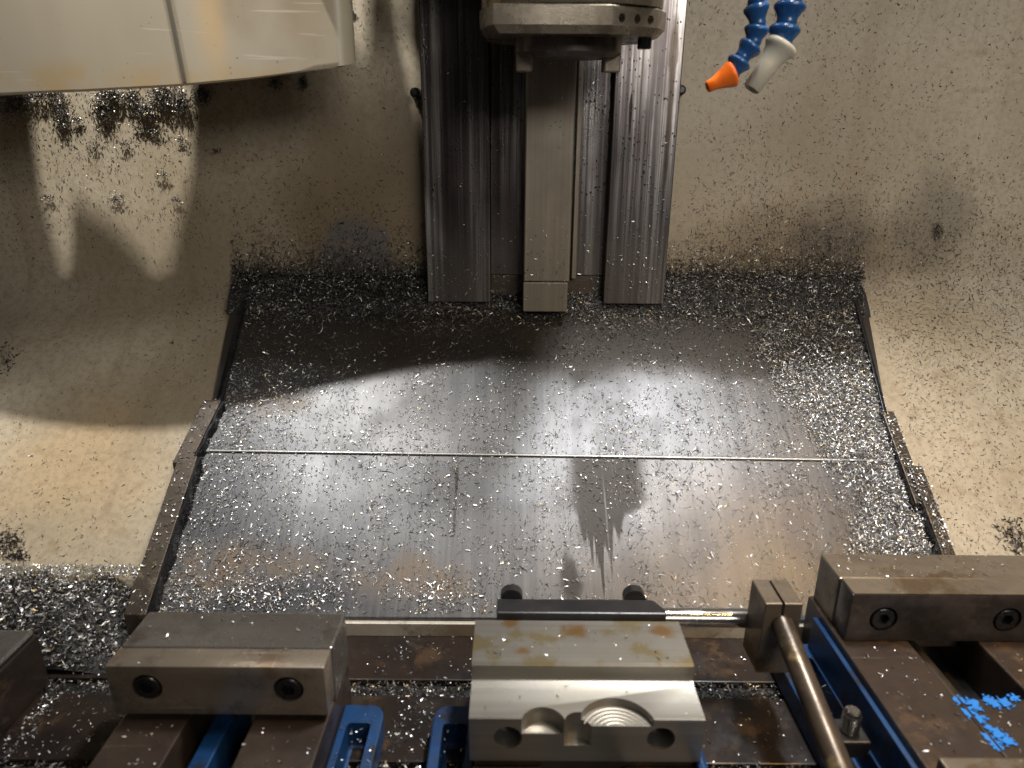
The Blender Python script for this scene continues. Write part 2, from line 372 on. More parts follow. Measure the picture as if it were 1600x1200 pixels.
# ================================================================== TABLE
def table():
    top, bot = -.42, -.50
    pts = [(.518, bot), (.518, top)]
    for yc in (.449, .367, .285):
        pts += [(yc + .009, top), (yc + .009, top - .014), (yc + .016, top - .014), (yc + .016, top - .026), (yc - .016, top - .026), (yc - .016, top - .014), (yc - .009, top - .014), (yc - .009, top)]
    pts += [(.12, top), (.12, bot)]
    return prism(pts, 'X', -.8, .8, .0012)
tb = thing('machine_table', 'brown oily cast iron table with chip filled T slots under the vises', 'machine table', (0, .32, -.56))
obj('table_slab', table(), IRON, tb)
obj('saddle', box(-.6, .6, .15, .49, -.56, -.5, .002), IRON, tb)

# ================================================================== WAY COVER
wc = thing('way_cover', 'stepped brushed steel way cover sheets sloping down from the column, littered with chips', 'way cover', (0, .52, -.414))
def sheet(corners, dz, th, bev=.0008):
    b = bmesh.new(); T = [b.verts.new((x, y, cz(y) + dz)) for x, y in corners]; B = [b.verts.new((x, y, cz(y) + dz - th)) for x, y in corners]
    b.faces.new(T); b.faces.new(B[::-1]); k = len(T)
    for i in range(k): b.faces.new([T[i], T[(i + 1) % k], B[(i + 1) % k], B[i]])
    bmesh.ops.recalc_face_normals(b, faces=b.faces)
    bmesh.ops.bevel(b, geom=b.edges[:], offset=bev, segments=2, profile=.5, affect='EDGES'); return b
def P2(px, py): v = at_slope(px, py); return (v.x, v.y)
SEAM_L, SEAM_R = P2(318, 704), P2(1398, 720)
b_l, b_r = P2(384, 478), P2(1332, 478)
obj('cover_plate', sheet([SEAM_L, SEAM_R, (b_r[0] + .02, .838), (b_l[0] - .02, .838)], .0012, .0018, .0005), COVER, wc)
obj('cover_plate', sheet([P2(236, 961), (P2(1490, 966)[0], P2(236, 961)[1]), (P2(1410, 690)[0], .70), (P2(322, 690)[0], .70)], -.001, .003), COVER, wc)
e0, e1 = Vector((*SEAM_L, cz(SEAM_L[1]) + .0004)), Vector((*SEAM_R, cz(SEAM_R[1]) + .0004)); ev = Vector((0, -.0006, 0))
obj('edge_glint', rod(e0 + ev, e1 + ev, .0011, .0003, 12), EDGE, wc, True)  # added pale rod stands in for light caught by the plate edge
def strip(a, b_, wd, z0, z1, side):
    """rail beside the cover: a, b_ = pixel ends on the cover plane, wd wide outwards"""
    (x0, y0), (x1, y1) = P2(*a), P2(*b_); s = side
    n = bmesh.new(); V = []
    for x, y in ((x0, y0), (x0 + s * wd, y0), (x1 + s * wd, y1), (x1, y1)): V.append((n.verts.new((x, y, cz(y) + z1)), n.verts.new((x, y, cz(y) + z0))))
    n.faces.new([v[0] for v in V]); n.faces.new([v[1] for v in V][::-1])
    for i in range(4): n.faces.new([V[i][0], V[(i + 1) % 4][0], V[(i + 1) % 4][1], V[i][1]])
    bmesh.ops.recalc_face_normals(n, faces=n.faces); bmesh.ops.bevel(n, geom=n.edges[:], offset=.0008, segments=2, profile=.5, affect='EDGES'); return n
for s, segs in ((-1, (((386, 478), (346, 645), .005, .012), ((348, 643), (300, 742), .019, .014), ((312, 735), (232, 985), .020, .017))),
                (1, (((1332, 478), (1378, 660), .004, .012), ((1376, 655), (1428, 800), .013, .010), ((1418, 745), (1476, 905), .013, .013)))):
    for i, (a, b_, wd, hh) in enumerate(segs):
        r_ = obj('side_rail', strip(a, b_, wd, -.012, hh, s), RAILM if i else RAILB, wc)
        if i:                                            # black wiper lip on the inner side, slightly wavy
            (x0, y0), (x1, y1) = P2(*a), P2(*b_); n = bmesh.new(); prev = None
            for k in range(13):
                f = k / 12; x = x0 + (x1 - x0) * f - s * (.0012 + .0012 * math.sin(k * 1.7 + i)); y = y0 + (y1 - y0) * f
                q = [n.verts.new((x + dx, y, cz(y) + dz)) for dx, dz in ((-.0016, -.0005), (.0016, -.0005), (.0013, hh - .002), (-.0013, hh - .002))]
                if prev:
                    for j in range(4): n.faces.new([prev[j], prev[(j + 1) % 4], q[(j + 1) % 4], q[j]])
                else: n.faces.new(q[::-1])
                prev = q
            n.faces.new(prev); obj('wiper_lip', n, RAILB, wc)
# raised clamping strip along the rear edge, both sides of the column
for xa, xb in ((1050, 1322), (396, 664)):
    x0, x1 = at_Y(xa, 470, .835).x, at_Y(xb, 470, .835).x
    zb = at_Y(1200, 486, .835).z
    obj('rear_strip', box(x0, x1, .835, .848, zb, zb + .0215, .001), RAILM, wc)
yk = P2(236, 961)[1]
obj('front_skirt', box(-.33, .44, yk - .004, yk + .002, -.47, cz(yk) - .0045, .0008), SKIRT, wc)

# ================================================================== COLUMN GUIDE
cg = thing('column_guide', 'stained vertical steel guide covers hanging on the rear wall behind the spindle', 'column guide', (.03, .82, -.165))
def XY(px, py, y): return at_Y(px, py, y).x
yo = .815; zb = at_Y(720, 472, yo).z; ZT = .75
obj('guide_plate', box(XY(669, 470, yo), XY(766, 470, yo), yo, .846, zb, ZT, .0012), COLUMN, cg)
obj('guide_plate', box(XY(943, 472, yo), XY(1037, 472, yo), yo, .846, zb - .001, ZT, .0012), COLUMN, cg)
yr = .832; zr = at_Y(790, 474, yr).z; zsplit = at_Y(790, 430, yr).z
obj('recess_panel', box(XY(767, 450, yr), XY(945, 450, yr), yr, .848, zsplit + .0006, ZT, .0008), COLUMN, cg)
obj('recess_panel_foot', box(XY(767, 450, yr), XY(945, 450, yr), yr + .001, .848, zr, zsplit, .0008), RAILM, cg)
yc = .795; zc = at_Y(850, 487, yc).z; zs = at_Y(850, 441, yc).z
obj('center_beam', box(XY(818, 460, yc), XY(889, 460, yc), yc, .830, zs + .0006, ZT, .0015), DUSTY, cg)
obj('beam_end_block', box(XY(818, 460, yc) - .0005, XY(888, 460, yc) - .001, yc - .001, .830, zc, zs, .0012), DUSTY, cg)
obj('beam_flange', box(XY(892, 460, .822), XY(899, 460, .822), .822, .8315, zs, ZT, .0008), DUSTY, cg)
for px, py in ((646, 143), (1068, 139)):
    p = at_Y(px, py, .83); obj('rubber_plug', lathe([(.0065, 0), (.0068, .004), (.0055, .02), (.003, .0225)], (p.x, .86, p.z), (0, -1, 0), 18), BLACK, cg, True)
obj('column_spacer', box(XY(672, 470, yo), XY(1033, 470, yo), .8485, .8595, zb + .01, ZT, 0), IRON, cg)

# ================================================================== SPINDLE HEAD
sh = thing('spindle_head', 'machined steel spindle head with octagonal flange, nose ring and two drive keys', 'spindle head', (.05, .665, .09))
zf = .1015; hx = .051; hy = .668
def octo(r, cut_, jit=0): return [(hx + x, hy + y) for x, y in ((-r, -r + cut_), (-r + cut_, -r), (r - cut_, -r), (r, -r + cut_), (r, r - cut_), (r - cut_, r), (-r + cut_, r), (-r, r - cut_))]
FL = [(hx - .081, hy - .03), (hx - .068, hy - .078), (hx + .026, hy - .078), (hx + .068, hy - .052), (hx + .079, hy - .03), (hx + .079, hy + .05), (hx + .05, hy + .078), (hx - .06, hy + .078), (hx - .081, hy + .05)]
n = bmesh.new(); L = []
for sc, z in ((.93, zf), (1.0, zf + .006), (1.0, zf + .0195), (.985, zf + .0205)):
    L.append([n.verts.new((hx + (x - hx) * sc, hy + (y - hy) * sc, z)) for x, y in FL])
for A, B in zip(L, L[1:]):
    for i in range(len(FL)): n.faces.new([A[i], A[(i + 1) % len(FL)], B[(i + 1) % len(FL)], B[i]])
n.faces.new(L[0][::-1]); n.faces.new(L[-1])
a_, b_ = Vector((*FL[2], 0)), Vector((*FL[3], 0)); nd = Vector(((b_ - a_).y, -(b_ - a_).x, 0)).normalized()
holes = []
for f in (.22, .55, .84):
    p = a_.lerp(b_, f); holes.append(lathe([(.0034, 0), (.0034, .012)], (p.x - nd.x * .009, p.y - nd.y * .009, zf + .0115), nd, 20))
fl = obj('flange', cut(n, holes), HEADM, sh, True)
nb = bmesh.new(); CP = []
for k in range(40):
    a = 2 * math.pi * k / 40; CP.append((hx - .001 + .0795 * math.copysign(abs(math.cos(a)) ** .75, math.cos(a)), hy + .0770 * math.copysign(abs(math.sin(a)) ** .75, math.sin(a))))
obj('head_housing', prism(CP, 'Z', zf + .0212, .34, .001), HEADM, sh, True)
obj('nose_ring', lathe([(.030, -.004), (.044, -.004), (.0485, 0), (.0485, .011), (.046, .012)], (hx - .002, hy, zf - .011), (0, 0, 1), 48), JAWD, sh, True)
for s in (-1, 1):
    obj('drive_key', box(hx - .002 + s * .040 - .0075, hx - .002 + s * .040 + .0075, hy - .012, hy + .012, zf - .0265, zf - .0105, .0015), JAW, sh)
obj('flange_screw', lathe([(.0062, 0), (.0062, .008), (.0055, .009)], (hx + .064, hy - .02, zf + .001), (0, 0, -1), 20), BOLT, sh, True)
obj('carriage_box', box(-.115, .455, .660, .845, .36, .62, .004), HOOD, sh)
obj('carriage_bracket', box(hx - .06, hx + .06, hy - .03, .659, .335, .60, .003), HEADM, sh)

TILT = Matrix.Translation((hx, hy - .078, zf)) @ Matrix.Rotation(math.radians(5.5), 4, 'X') @ Matrix.Translation((-hx, -hy + .078, -zf))
for o_ in sh.children:
    if not o_.name.startswith('carriage'): o_.data.transform(TILT)
# ================================================================== TURRET HOOD
th = thing('turret_hood', 'beige enamelled curved tool turret hood hanging beside the spindle, chips caked beneath', 'turret hood', (-.33, .65, .06))
def hood_y(x):
    if x < -.42: return .658 + .035 * ((x + .42) / .2) ** 2
    q = min(1, (x + .42) / .25); return .658 + .042 * q * q * (3 - 2 * q)
_hx, _hz = [], []
for px_, py_ in ((-60, 146), (0, 145), (140, 139), (270, 132), (400, 120), (480, 109), (545, 101), (570, 98)):
    X_ = -.3
    for _ in range(12): q_ = at_Y(px_, py_, hood_y(max(-.62, min(-.16, X_)))); X_ = q_.x
    _hx.append(X_); _hz.append(q_.z)
def hood_z(x): return float(np.interp(x, _hx, _hz)) - .002
def hood():
    b = bmesh.new(); rows = []; pts = []; N = 26
    # plan outline: gently bulged front, tight right corner, round back
    for i in range(N + 1):
        x = -.70 + i / N * (.70 - .172); pts.append((x, hood_y(x)))
    ex, ey = pts[-1]
    for i in range(1, 9):
        a = math.pi / 2 * i / 8; pts.append((ex + .016 * math.sin(a), ey + .016 * (1 - math.cos(a))))
    for i in range(1, 13):
        a = math.pi / 2 * i / 12; pts.append((-.32 + .163 * math.cos(a), .717 + .031 * math.sin(a)))
    pts.append((-.70, .748))
    for x, y in pts:
        zb = hood_z(x) + .30 * max(0, y - .702)
        rows.append([(x, y, zb + .002), (x, y, zb + .006), (x, y, .15), (x, y, .19)])
    return b, pts, rows
b, pts, rows = hood(); V = [[b.verts.new(p) for p in r] for r in rows]; k = len(V)
for i in range(k):
    for j in range(3): b.faces.new([V[i][j], V[(i + 1) % k][j], V[(i + 1) % k][j + 1], V[i][j + 1]])
cxm, cym = -.40, .715
inn = [b.verts.new((r[0][0] * .97 + cxm * .03, r[0][1] * .97 + cym * .03, r[0][2] - .002)) for r in rows]
inn2 = [b.verts.new((v.co.x, v.co.y, v.co.z + .02)) for v in inn]
for i in range(k):
    b.faces.new([V[i][0], inn[i], inn[(i + 1) % k], V[(i + 1) % k][0]]); b.faces.new([inn[i], inn2[i], inn2[(i + 1) % k], inn[(i + 1) % k]])
b.faces.new(inn2); b.faces.new([v[3] for v in V])
obj('hood_shell', b, HOOD, th, True)
# rubber seam strip down the front sheet
n = bmesh.new(); prev = None
xs0 = at_Y(266, 133, .646).x; xs1 = at_Y(240, 0, .646).x; z0 = hood_z(xs0) + .003; z1 = at_Y(240, 0, .646).z
for kx in range(12):
    f = kx / 11 * 1.6; x = xs0 + (xs1 - xs0) * f; z = z0 + (z1 - z0) * f; y = hood_y(x)
    q = [n.verts.new((x + dx, y + dy, z)) for dx, dy in ((-.0022, .002), (-.0016, -.0016), (.0016, -.0016), (.0022, .002))]
    if prev:
        for j in range(4): n.faces.new([prev[j], prev[(j + 1) % 4], q[(j + 1) % 4], q[j]])
    prev = q
obj('seam_strip', n, DUSTY, th)
# added unseen plate; its cut-outs shape the wall lamp's light into patches
def to_plate(px, py):
    p = at_Y(px, py, .858); d = L2 - p; q = p + d * ((.858 - .76) / (p.y - L2.y) * 1.0); return (q.x, q.z)
plate = box(-.80, -.118, .7585, .7615, .112, .60, 0)
cutp = [[(38, 100), (300, 100), (299, 260), (266, 415), (246, 432), (176, 355), (112, 312), (112, 400), (102, 432), (88, 400), (62, 300)],
        [(528, -120), (576, -120), (570, 60), (556, 98), (545, 60)],
        [(604, -120), (631, -120), (632, 50), (646, 85), (659, 140), (662, 240), (645, 165), (622, 60)]]
cs = [prism([to_plate(*p) for p in q], 'Y', .74, .78) for q in cutp]
cs.append(box(-.195, 0, .74, .78, 0, .182, 0))
obj('light_baffle', box(-.79, -.20, .728, .758, .140, .143, 0), RAILM, th)  # added baffle, stops wall lamp spill behind the hood
obj('light_baffle', box(-.20, -.035, .6835, .758, .1905, .1935, 0), RAILM, th)  # added baffle, carries the cover's shadow edge across to the head
obj('patch_mask_plate', cut(plate, cs), RAILM, th)

# ================================================================== COOLANT HOSES
def hose(name, label, path, r, y, nozzle, nmat, grp=None):
    """path in photo pixels on the upright plane at depth y; each step is one ball-and-socket segment"""
    P = [at_Y(px, py, y + dy) for px, py, dy in path]
    t = thing(name, label, 'coolant hose', P[0])
    for a, b_ in zip(P, P[1:]):
        L = (b_ - a).length; ax = b_ - a
        prof = [(r * .62, 0), (r * .80, L * .05), (r * .97, L * .16), (r, L * .24), (r * .97, L * .33), (r * .80, L * .50), (r * .66, L * .70), (r * .63, L * .82), (r * .66, L * .92), (r * .60, L * 1.08)]
        obj('hose_segment', lathe(prof, a, ax, 28), HOSE, t, 'all')
    a = P[-1]; e = at_Y(*nozzle[0], y + nozzle[2]); ax = e - a; L = ax.length
    obj('nozzle', lathe([(r * p, L * q) for p, q in nozzle[1]], a - ax * .05, ax, 28), nmat, t, 'all')
    return t
hose('coolant_hose', 'slim dark blue segmented coolant hose with orange cone nozzle',
     [(1190, -70, 0), (1184, -32, 0), (1181, 5, 0), (1184, 40, 0), (1176, 68, 0), (1158, 92, 0), (1143, 116, 0)], .0092, .55,
     ((1104, 137), [(.55, 0), (1.02, .0), (1.06, .06), (.98, .16), (.72, .45), (.52, .75), (.46, 1.0), (.38, 1.03), (.26, 1.02), (.24, .8)], 0), ORANGE)
hose('coolant_hose', 'thicker blue segmented coolant hose with pale tubular nozzle',
     [(1250, -78, 0), (1243, -32, 0), (1236, 2, 0), (1228, 38, 0), (1219, 74, 0)], .0118, .56,
     ((1172, 142), [(.6, -.02), (1.02, -.02), (1.06, .03), (1.06, .08), (.92, .13), (.74, .30), (.68, .45), (.56, 1.0), (.48, 1.02), (.40, 1.0), (.40, .8)], 0), PALE)

# ================================================================== VISES
def hexcut(c, ax, r, d):
    q = Vector(ax).to_track_quat('Z', 'Y').to_matrix(); b = bmesh.new(); c = Vector(c)
    A = [b.verts.new(c + q @ Vector((r * math.cos(math.pi / 3 * i), r * math.sin(math.pi / 3 * i), -d))) for i in range(6)]
    B = [b.verts.new(c + q @ Vector((r * math.cos(math.pi / 3 * i), r * math.sin(math.pi / 3 * i), .004))) for i in range(6)]
    b.faces.new(A[::-1]); b.faces.new(B)
    for i in range(6): b.faces.new([A[i], A[(i + 1) % 6], B[(i + 1) % 6], B[i]])
    return b
_bolt = {}
def bolt(parent, c, r=.0088, mat=BOLT):
    """socket head cap screw facing the operator (-Y)"""
    if r not in _bolt:
        h = lathe([(r * .5, -.004), (r, -.004), (r, .0065), (r * .93, .0082), (r * .86, .0086)], (0, 0, 0), (0, -1, 0), 32)
        me = cut(h, [hexcut((0, -.0086, 0), (0, -1, 0), r * .52, .006)]); me.materials.append(mat)
        me.polygons.foreach_set('use_smooth', [True] * len(me.polygons)); me.set_sharp_from_angle(angle=math.radians(30)); _bolt[r] = me
    o = bpy.data.objects.new('cap_screw', _bolt[r]); C.objects.link(o); o.parent = parent; o.matrix_parent_inverse = PINV(parent); o.location = c
    return o
def jaw_with_holes(x0, x1, y0, y1, z0, z1, bev, holes, r):
    return cut(box(x0, x1, y0, y1, z0, z1, bev), [lathe([(r, 0), (r, .016)], (x, y0 + .011, z), (0, -1, 0), 36) for x, z in holes])
def flange(x0, x1, y0, y1, z0, z1, rad, side):
    """blue base flange with a rounded rear outer corner and a clamping slot"""
    pts = [(x0, y0), (x1, y0)]
    def arc(cx, cy, a0, a1): return [(cx + rad * math.cos(a0 + (a1 - a0) * i / 6), cy + rad * math.sin(a0 + (a1 - a0) * i / 6)) for i in range(7)]
    if side > 0: pts += arc(x1 - rad, y1 - rad, 0, math.pi / 2) + [(x0, y1)]
    else: pts += [(x1, y1)] + arc(x0 + rad, y1 - rad, math.pi / 2, math.pi)
    bm = prism(pts, 'Z', z0, z1, .0012)
    xm0, xm1 = (x0 + .006, x1 - .008) if side > 0 else (x0 + .008, x1 - .006)
    return cut(bm, [box(xm0, xm1, y0 + .006, y1 - .018, z0 - .006 + .006, z1 + .01, .003)])

# --- vise with the plain two-screw jaw
v = thing('machine_vise', 'machine vise with smooth ground jaw plate held by two black cap screws', 'vise', (-.2, .3, -.42))
jl = obj('jaw_plate', jaw_with_holes(-.277, -.1272, .366, .3845, -.367, -.326, .0008, ((-.2505, -.3435), (-.153, -.3445)), .0105), JAW, v, True)
for x, z in ((-.2505, -.3435), (-.153, -.3445)): bolt(jl, (x, .3735, z), .0094)
obj('jaw_body', box(-.2765, -.1265, .385, .424, -.372, -.3255, .0015), JAWG, v)
for x0, x1 in ((-.274, -.227), (-.181, -.1285)):
    obj('bed_rail', box(x0, x1, .16, .428, -.415, -.3725, .0012), IRONW, v)
obj('base_plate', box(-.272, -.130, .17, .426, -.42, -.4152, .001), BLACK, v)
obj('inner_rib', box(-.2165, -.203, .17, .41, -.415, -.385, .001), BLUE, v)
obj('base_flange', flange(-.1278, -.096, .16, .408, -.4195, -.398, .012, 1), BLUE, v)

# --- vise with the machined aluminium soft jaw
v = thing('machine_vise', 'machine vise with bright aluminium soft jaw milled with round pockets', 'vise', (.05, .3, -.42))
prof = [(.423, -.381), (.423, -.331), (.422, -.33), (.3775, -.33), (.3757, -.3318), (.3757, -.3405), (.3745, -.3428), (.372, -.3438), (.3425, -.3438), (.3417, -.3446), (.3417, -.380), (.3427, -.381)]
jw = prism(prof, 'X', -.0268, .1286, 0)
cyl = lambda x, y, r, z: lathe([(r, 0), (r, .05)], (x, y, z), (0, 0, 1), 56)
hz = -.3605
cuts = [cyl(.0700, .3335, .0262, -.3500), cyl(.0218, .3362, .0150, -.3567), cyl(.0452, .3375, .0098, -.3665)]
for x in (-.0012, .1005): cuts.append(lathe([(.0094, 0), (.0094, .05)], (x, .362, hz), (0, -1, 0), 40))
me = cut(jw, cuts); sj = obj('soft_jaw', me, ALU, v, True)
# concentric cutter marks on the pocket floors: fine raised rings
for (cx, cy, R, z) in ((.0700, .3335, .0262, -.3500), (.0218, .3362, .0150, -.3567)):
    n = bmesh.new()
    for q in range(6):
        r = R * (.30 + .115 * q); ring = []
        for i in range(49):
            a = math.pi * i / 48; p = (cx + r * math.cos(a), cy + r * math.sin(a))
            ring.append(p)
        for i in range(48):
            if min(ring[i][1], ring[i + 1][1]) < .3424: continue
            quad = []
            for (p, dr, dz) in ((ring[i], -.0005, 0.00003), (ring[i + 1], -.0005, 0.00003), (ring[i + 1], .0005, .00022), (ring[i], .0005, .00022)):
                d = Vector((p[0] - cx, p[1] - cy)).normalized(); quad.append(n.verts.new((p[0] + d.x * dr, p[1] + d.y * dr, z + dz)))
            n.faces.new(quad)
    obj('cutter_marks', n, TOOLED, sj)
for x in (-.0012, .1005): bolt(sj, (x, .361, hz), .0066)
n = prism([(-.0105, .4242), (.120, .4242), (.120, .430), (.112, .442), (-.0105, .442)], 'Z', -.375, -.3248, .0012)
obj('backing_plate', n, BLACK, v)
for x in (.0008, .0985): obj('plate_screw', lathe([(.0088, 0), (.0088, .008), (.0078, .009)], (x, .4425, -.3262), (0, 1, 0), 26), BLACK, v, True)
obj('jaw_body', box(-.024, .126, .345, .4235, -.416, -.3815, .001), IRONW, v)
for x0, x1 in ((-.025, .022), (.078, .127)): obj('bed_rail', box(x0, x1, .16, .343, -.416, -.386, .001), IRONW, v)
obj('base_plate', box(-.024, .126, .17, .43, -.4202, -.4165, .001), BLACK, v)
obj('base_flange', flange(-.058, -.0255, .16, .408, -.4195, -.398, .012, -1), BLUE, v)
obj('base_flange', flange(.1275, .134, .16, .385, -.4195, -.390, .003, 1), BLUE, v)

# --- big weathered vise
v = thing('machine_vise', 'large brown vise with rust stained jaw, open slot and peeling bright blue paint', 'vise', (.345, .3, -.42))
me = jaw_with_holes(.2692, .462, .440, .4605, -.3615, -.3178, .001, ((.297, -.3405), (.3955, -.3405)), .0112)
jr = obj('jaw_plate', me, JAWD, v, True)
for x in (.297, .3955): bolt(jr, (x, .4485, -.3405), .0098)
obj('jaw_body', box(.2686, .463, .461, .4975, -.385, -.3172, .0018), JAWW, v)
obj('plate_cap', box(.2700, .4612, .4404, .4602, -.3176, -.3168, 0), JAWW, v)
obj('bed_rail', box(.2655, .3216, .16, .50, -.418, -.362, .0015), IRONW, v)
obj('bed_rail', box(.3775, .466, .16, .50, -.418, -.362, .0015), IRONW, v)
obj('slide_block', box(.3222, .3769, .16, .381, -.40, -.3624, .0015), IRONW, v)
obj('slot_floor', box(.3222, .3769, .382, .50, -.418, -.402, 0), BLACK, v)
obj('lead_screw', rod((.3345, .499, -.383), (.3345, .379, -.383), .0085), RODM, v, True)
obj('sliding_jaw', box(.2655, .464, .20, .316, -.3618, -.3455, .0015), JAWW, v)
obj('base_flange', flange(.2285, .265, .16, .482, -.4195, -.399, .010, -1), BLUE, v)
obj('side_plate', box(.2610, .2653, .17, .478, -.412, -.368, .001), BLUE, v)
def paint_patch():
    """ragged flakes of blue paint on the slide, each a thin raised island"""
    n = bmesh.new(); g = .0009; X0, X1, Y0, Y1 = .318, .372, .322, .380
    pts = [(1496, 1096), (1520, 1100), (1550, 1098), (1585, 1092), (1510, 1115), (1530, 1125), (1545, 1140), (1560, 1150), (1525, 1108), (1555, 1165), (1575, 1160), (1545, 1155), (1568, 1100)]
    cs = [at_Z(*p, -.3622) for p in pts]; rs = [.0035 + .0022 * random.random() for _ in pts]
    def solid(x, y):
        d = min(((x - c.x) ** 2 + (y - c.y) ** 2) ** .5 / r for c, r in zip(cs, rs))
        return d + .55 * math.sin(x * 900 + math.sin(y * 700) * 2) * math.sin(y * 820 + 1.3 * math.sin(x * 500)) + .25 * (random.random() - .5) < 1.0
    xa = X0
    while xa < .40:
        ya = .315
        while ya < .385:
            if solid(xa, ya) and not (xa > .3212 and xa < .3226):
                q = [n.verts.new((xa + i * g, ya + j * g, -.36195 + .0002)) for i, j in ((0, 0), (1, 0), (1, 1), (0, 1))]; n.faces.new(q)
            ya += g
        xa += g
    bmesh.ops.remove_doubles(n, verts=n.verts, dist=g * .1)
    r = bmesh.ops.extrude_face_region(n, geom=n.faces[:])
    for e in r['geom']:
        if isinstance(e, bmesh.types.BMVert): e.co.z += .00035
    return n
obj('paint_flakes', paint_patch(), BLUEP, v)

# --- grey topped block at the end of the table
v = thing('fixture_block', 'dark iron fixture block with smooth grey top plate beside the chip heap', 'fixture block', (-.46, .35, -.42))
obj('block_body', box(-.56, -.391, .15, .4525, -.42, -.3705, .0015), IRON, v)
obj('top_plate', box(-.56, -.3925, .15, .4515, -.370, -.3652, .002), JAWG, v)

# ================================================================== WORK STOP
ws = thing('work_stop', 'work stop with bright cross rod, split clamp block and stained slanting rod', 'work stop', (.203, .43, -.365))
obj('cross_rod', rod((.118, .4495, -.3475), (.215, .4495, -.3475), .0078), RODS, ws, True)
sl = box(.2035, .2055, .40, .47, -.34, -.29, 0)
obj('clamp_block', cut(box(.1905, .2185, .4155, .4465, -.372, -.3085, .0008), [box(.2028, .2050, .40, .47, -.345, -.29, 0)]), JAWW, ws, False)
obj('stop_rod', rod((.2050, .418, -.326), (.2085, .296, -.3655), .0082), RODM, ws, True)
obj('rod_tip', lathe([(.0055, 0), (.0055, .008), (.004, .010)], Vector((.2085, .296, -.3655)), Vector((.0035, -.122, -.0395)), 20), PALE, ws, True)
st = thing('clamp_stud', 'short threaded stud with dark square nut beside the slanting stop rod', 'stud', (.2445, .373, -.399))
prof = [(.0058, 0)]
for i in range(7): prof += [(.0064, .0012 + .0026 * i), (.0056, .0025 + .0026 * i)]
prof += [(.0052, .0205), (.004, .0215)]
obj('stud', lathe(prof, (.2445, .373, -.387), (0, 0, 1), 20), RODS, st, True)
obj('square_nut', box(.2335, .2555, .362, .384, -.3988, -.384, .0015), BLACK, st)
fb = obj('round_bar', rod((.098, .333, -.3925), (.212, .333, -.3925), .0060), RODS, None, True)
tag(fb, 'round bright steel bar lying across in front of the soft jaw vise', 'steel bar')

# ================================================================== SWARF
def chips(name, P, N, mat, label, lmin, lmax, wmin, wmax, curl=1.6, lift=(.0002, .0012), tilt=.35, parent=None):
    """ribbon curls: P positions, N surface normals (arrays)"""
    n = len(P); R = RNG
    t = R.normal(size=(n, 3)); t -= (t * N).sum(1, keepdims=True) * N; t /= np.linalg.norm(t, axis=1, keepdims=True)
    tl = R.normal(0, tilt, (n, 1)); N2 = N + t * tl + np.cross(N, t) * R.normal(0, tilt, (n, 1)); N2 /= np.linalg.norm(N2, axis=1, keepdims=True)
    t -= (t * N2).sum(1, keepdims=True) * N2; t /= np.linalg.norm(t, axis=1, keepdims=True); s = np.cross(N2, t)
    L = (lmin + (lmax - lmin) * R.random((n, 1)) ** 2.6); wd = wmin + (wmax - wmin) * R.random((n, 1)) ** 1.5
    k = R.normal(0, curl, (n, 1)); roll = R.random((n, 1)) * math.pi        # bend plane: flat on the sheet .. standing up
    cb, sb = np.cos(roll), np.abs(np.sin(roll)); lf = lift[0] + (lift[1] - lift[0]) * R.random((n, 1))
    V = np.zeros((n, 4, 2, 3))
    for i in range(4):
        u = (i / 3 - .5); a = u * k
        x = np.where(np.abs(k) > .01, np.sin(a) / np.where(np.abs(k) > .01, k, 1), u) * L
        y = np.where(np.abs(k) > .01, (1 - np.cos(a)) / np.where(np.abs(k) > .01, k, 1), 0) * L
        ctr = P + t * x + s * (y * cb) + N2 * (np.abs(y) * sb) + N * (lf + wd * .25)
        h = wd * (.5 if i in (1, 2) else .28); tw = R.normal(0, .5, (n, 1))
        side = (s * np.cos(tw + roll * .5) + N2 * np.sin(tw + roll * .5)) * h
        V[:, i, 0] = ctr - side; V[:, i, 1] = ctr + side
    me = bpy.data.meshes.new(name); me.vertices.add(n * 8); me.vertices.foreach_set('co', V.reshape(-1).astype(np.float32))
    q = np.array([[0, 1, 3, 2], [2, 3, 5, 4], [4, 5, 7, 6]]); idx = (np.arange(n)[:, None, None] * 8 + q[None]).reshape(-1)
    me.loops.add(len(idx)); me.loops.foreach_set('vertex_index', idx.astype(np.int32))
    me.polygons.add(n * 3); me.polygons.foreach_set('loop_start', (np.arange(n * 3) * 4).astype(np.int32))
    me.update(calc_edges=True); me.materials.append(mat)
    o = bpy.data.objects.new(name, me); C.objects.link(o)
    if parent: o.parent = parent; o.matrix_parent_inverse = PINV(parent)
    return tag(o, label, 'metal chips', None, 'stuff')
def sm(x, a, b): q = np.clip((x - a) / (b - a), 0, 1); return q * q * (3 - 2 * q)
def vnoise(x, y, s, seed=0):
    r = np.random.default_rng(seed); g = r.random((64, 64)); x = (x * s) % 64; y = (y * s) % 64
    i, j = x.astype(int), y.astype(int); fx, fy = x - i, y - j; fx = fx * fx * (3 - 2 * fx); fy = fy * fy * (3 - 2 * fy); i2, j2 = (i + 1) % 64, (j + 1) % 64
    return (g[i, j] * (1 - fx) + g[i2, j] * fx) * (1 - fy) + (g[i, j2] * (1 - fx) + g[i2, j2] * fx) * fy
def fb_(x, y, s, seed=0): return .5 * vnoise(x + 9, y + 9, s, seed) + .3 * vnoise(x + 9, y + 9, s * 2.3, seed + 1) + .2 * vnoise(x + 9, y + 9, s * 5, seed + 2)
def sample(n, x0, x1, y0, y1, fz, dens):
    """rejection sampling over a sheet; dens(px, py, X, Y) in 0..1"""
    X = RNG.uniform(x0, x1, n); Y = RNG.uniform(y0, y1, n); P = np.stack([X, Y, fz(X, Y)], 1); px, py = to_px(P)
    keep = RNG.random(n) < dens(px, py, X, Y); return P[keep], px[keep], py[keep]
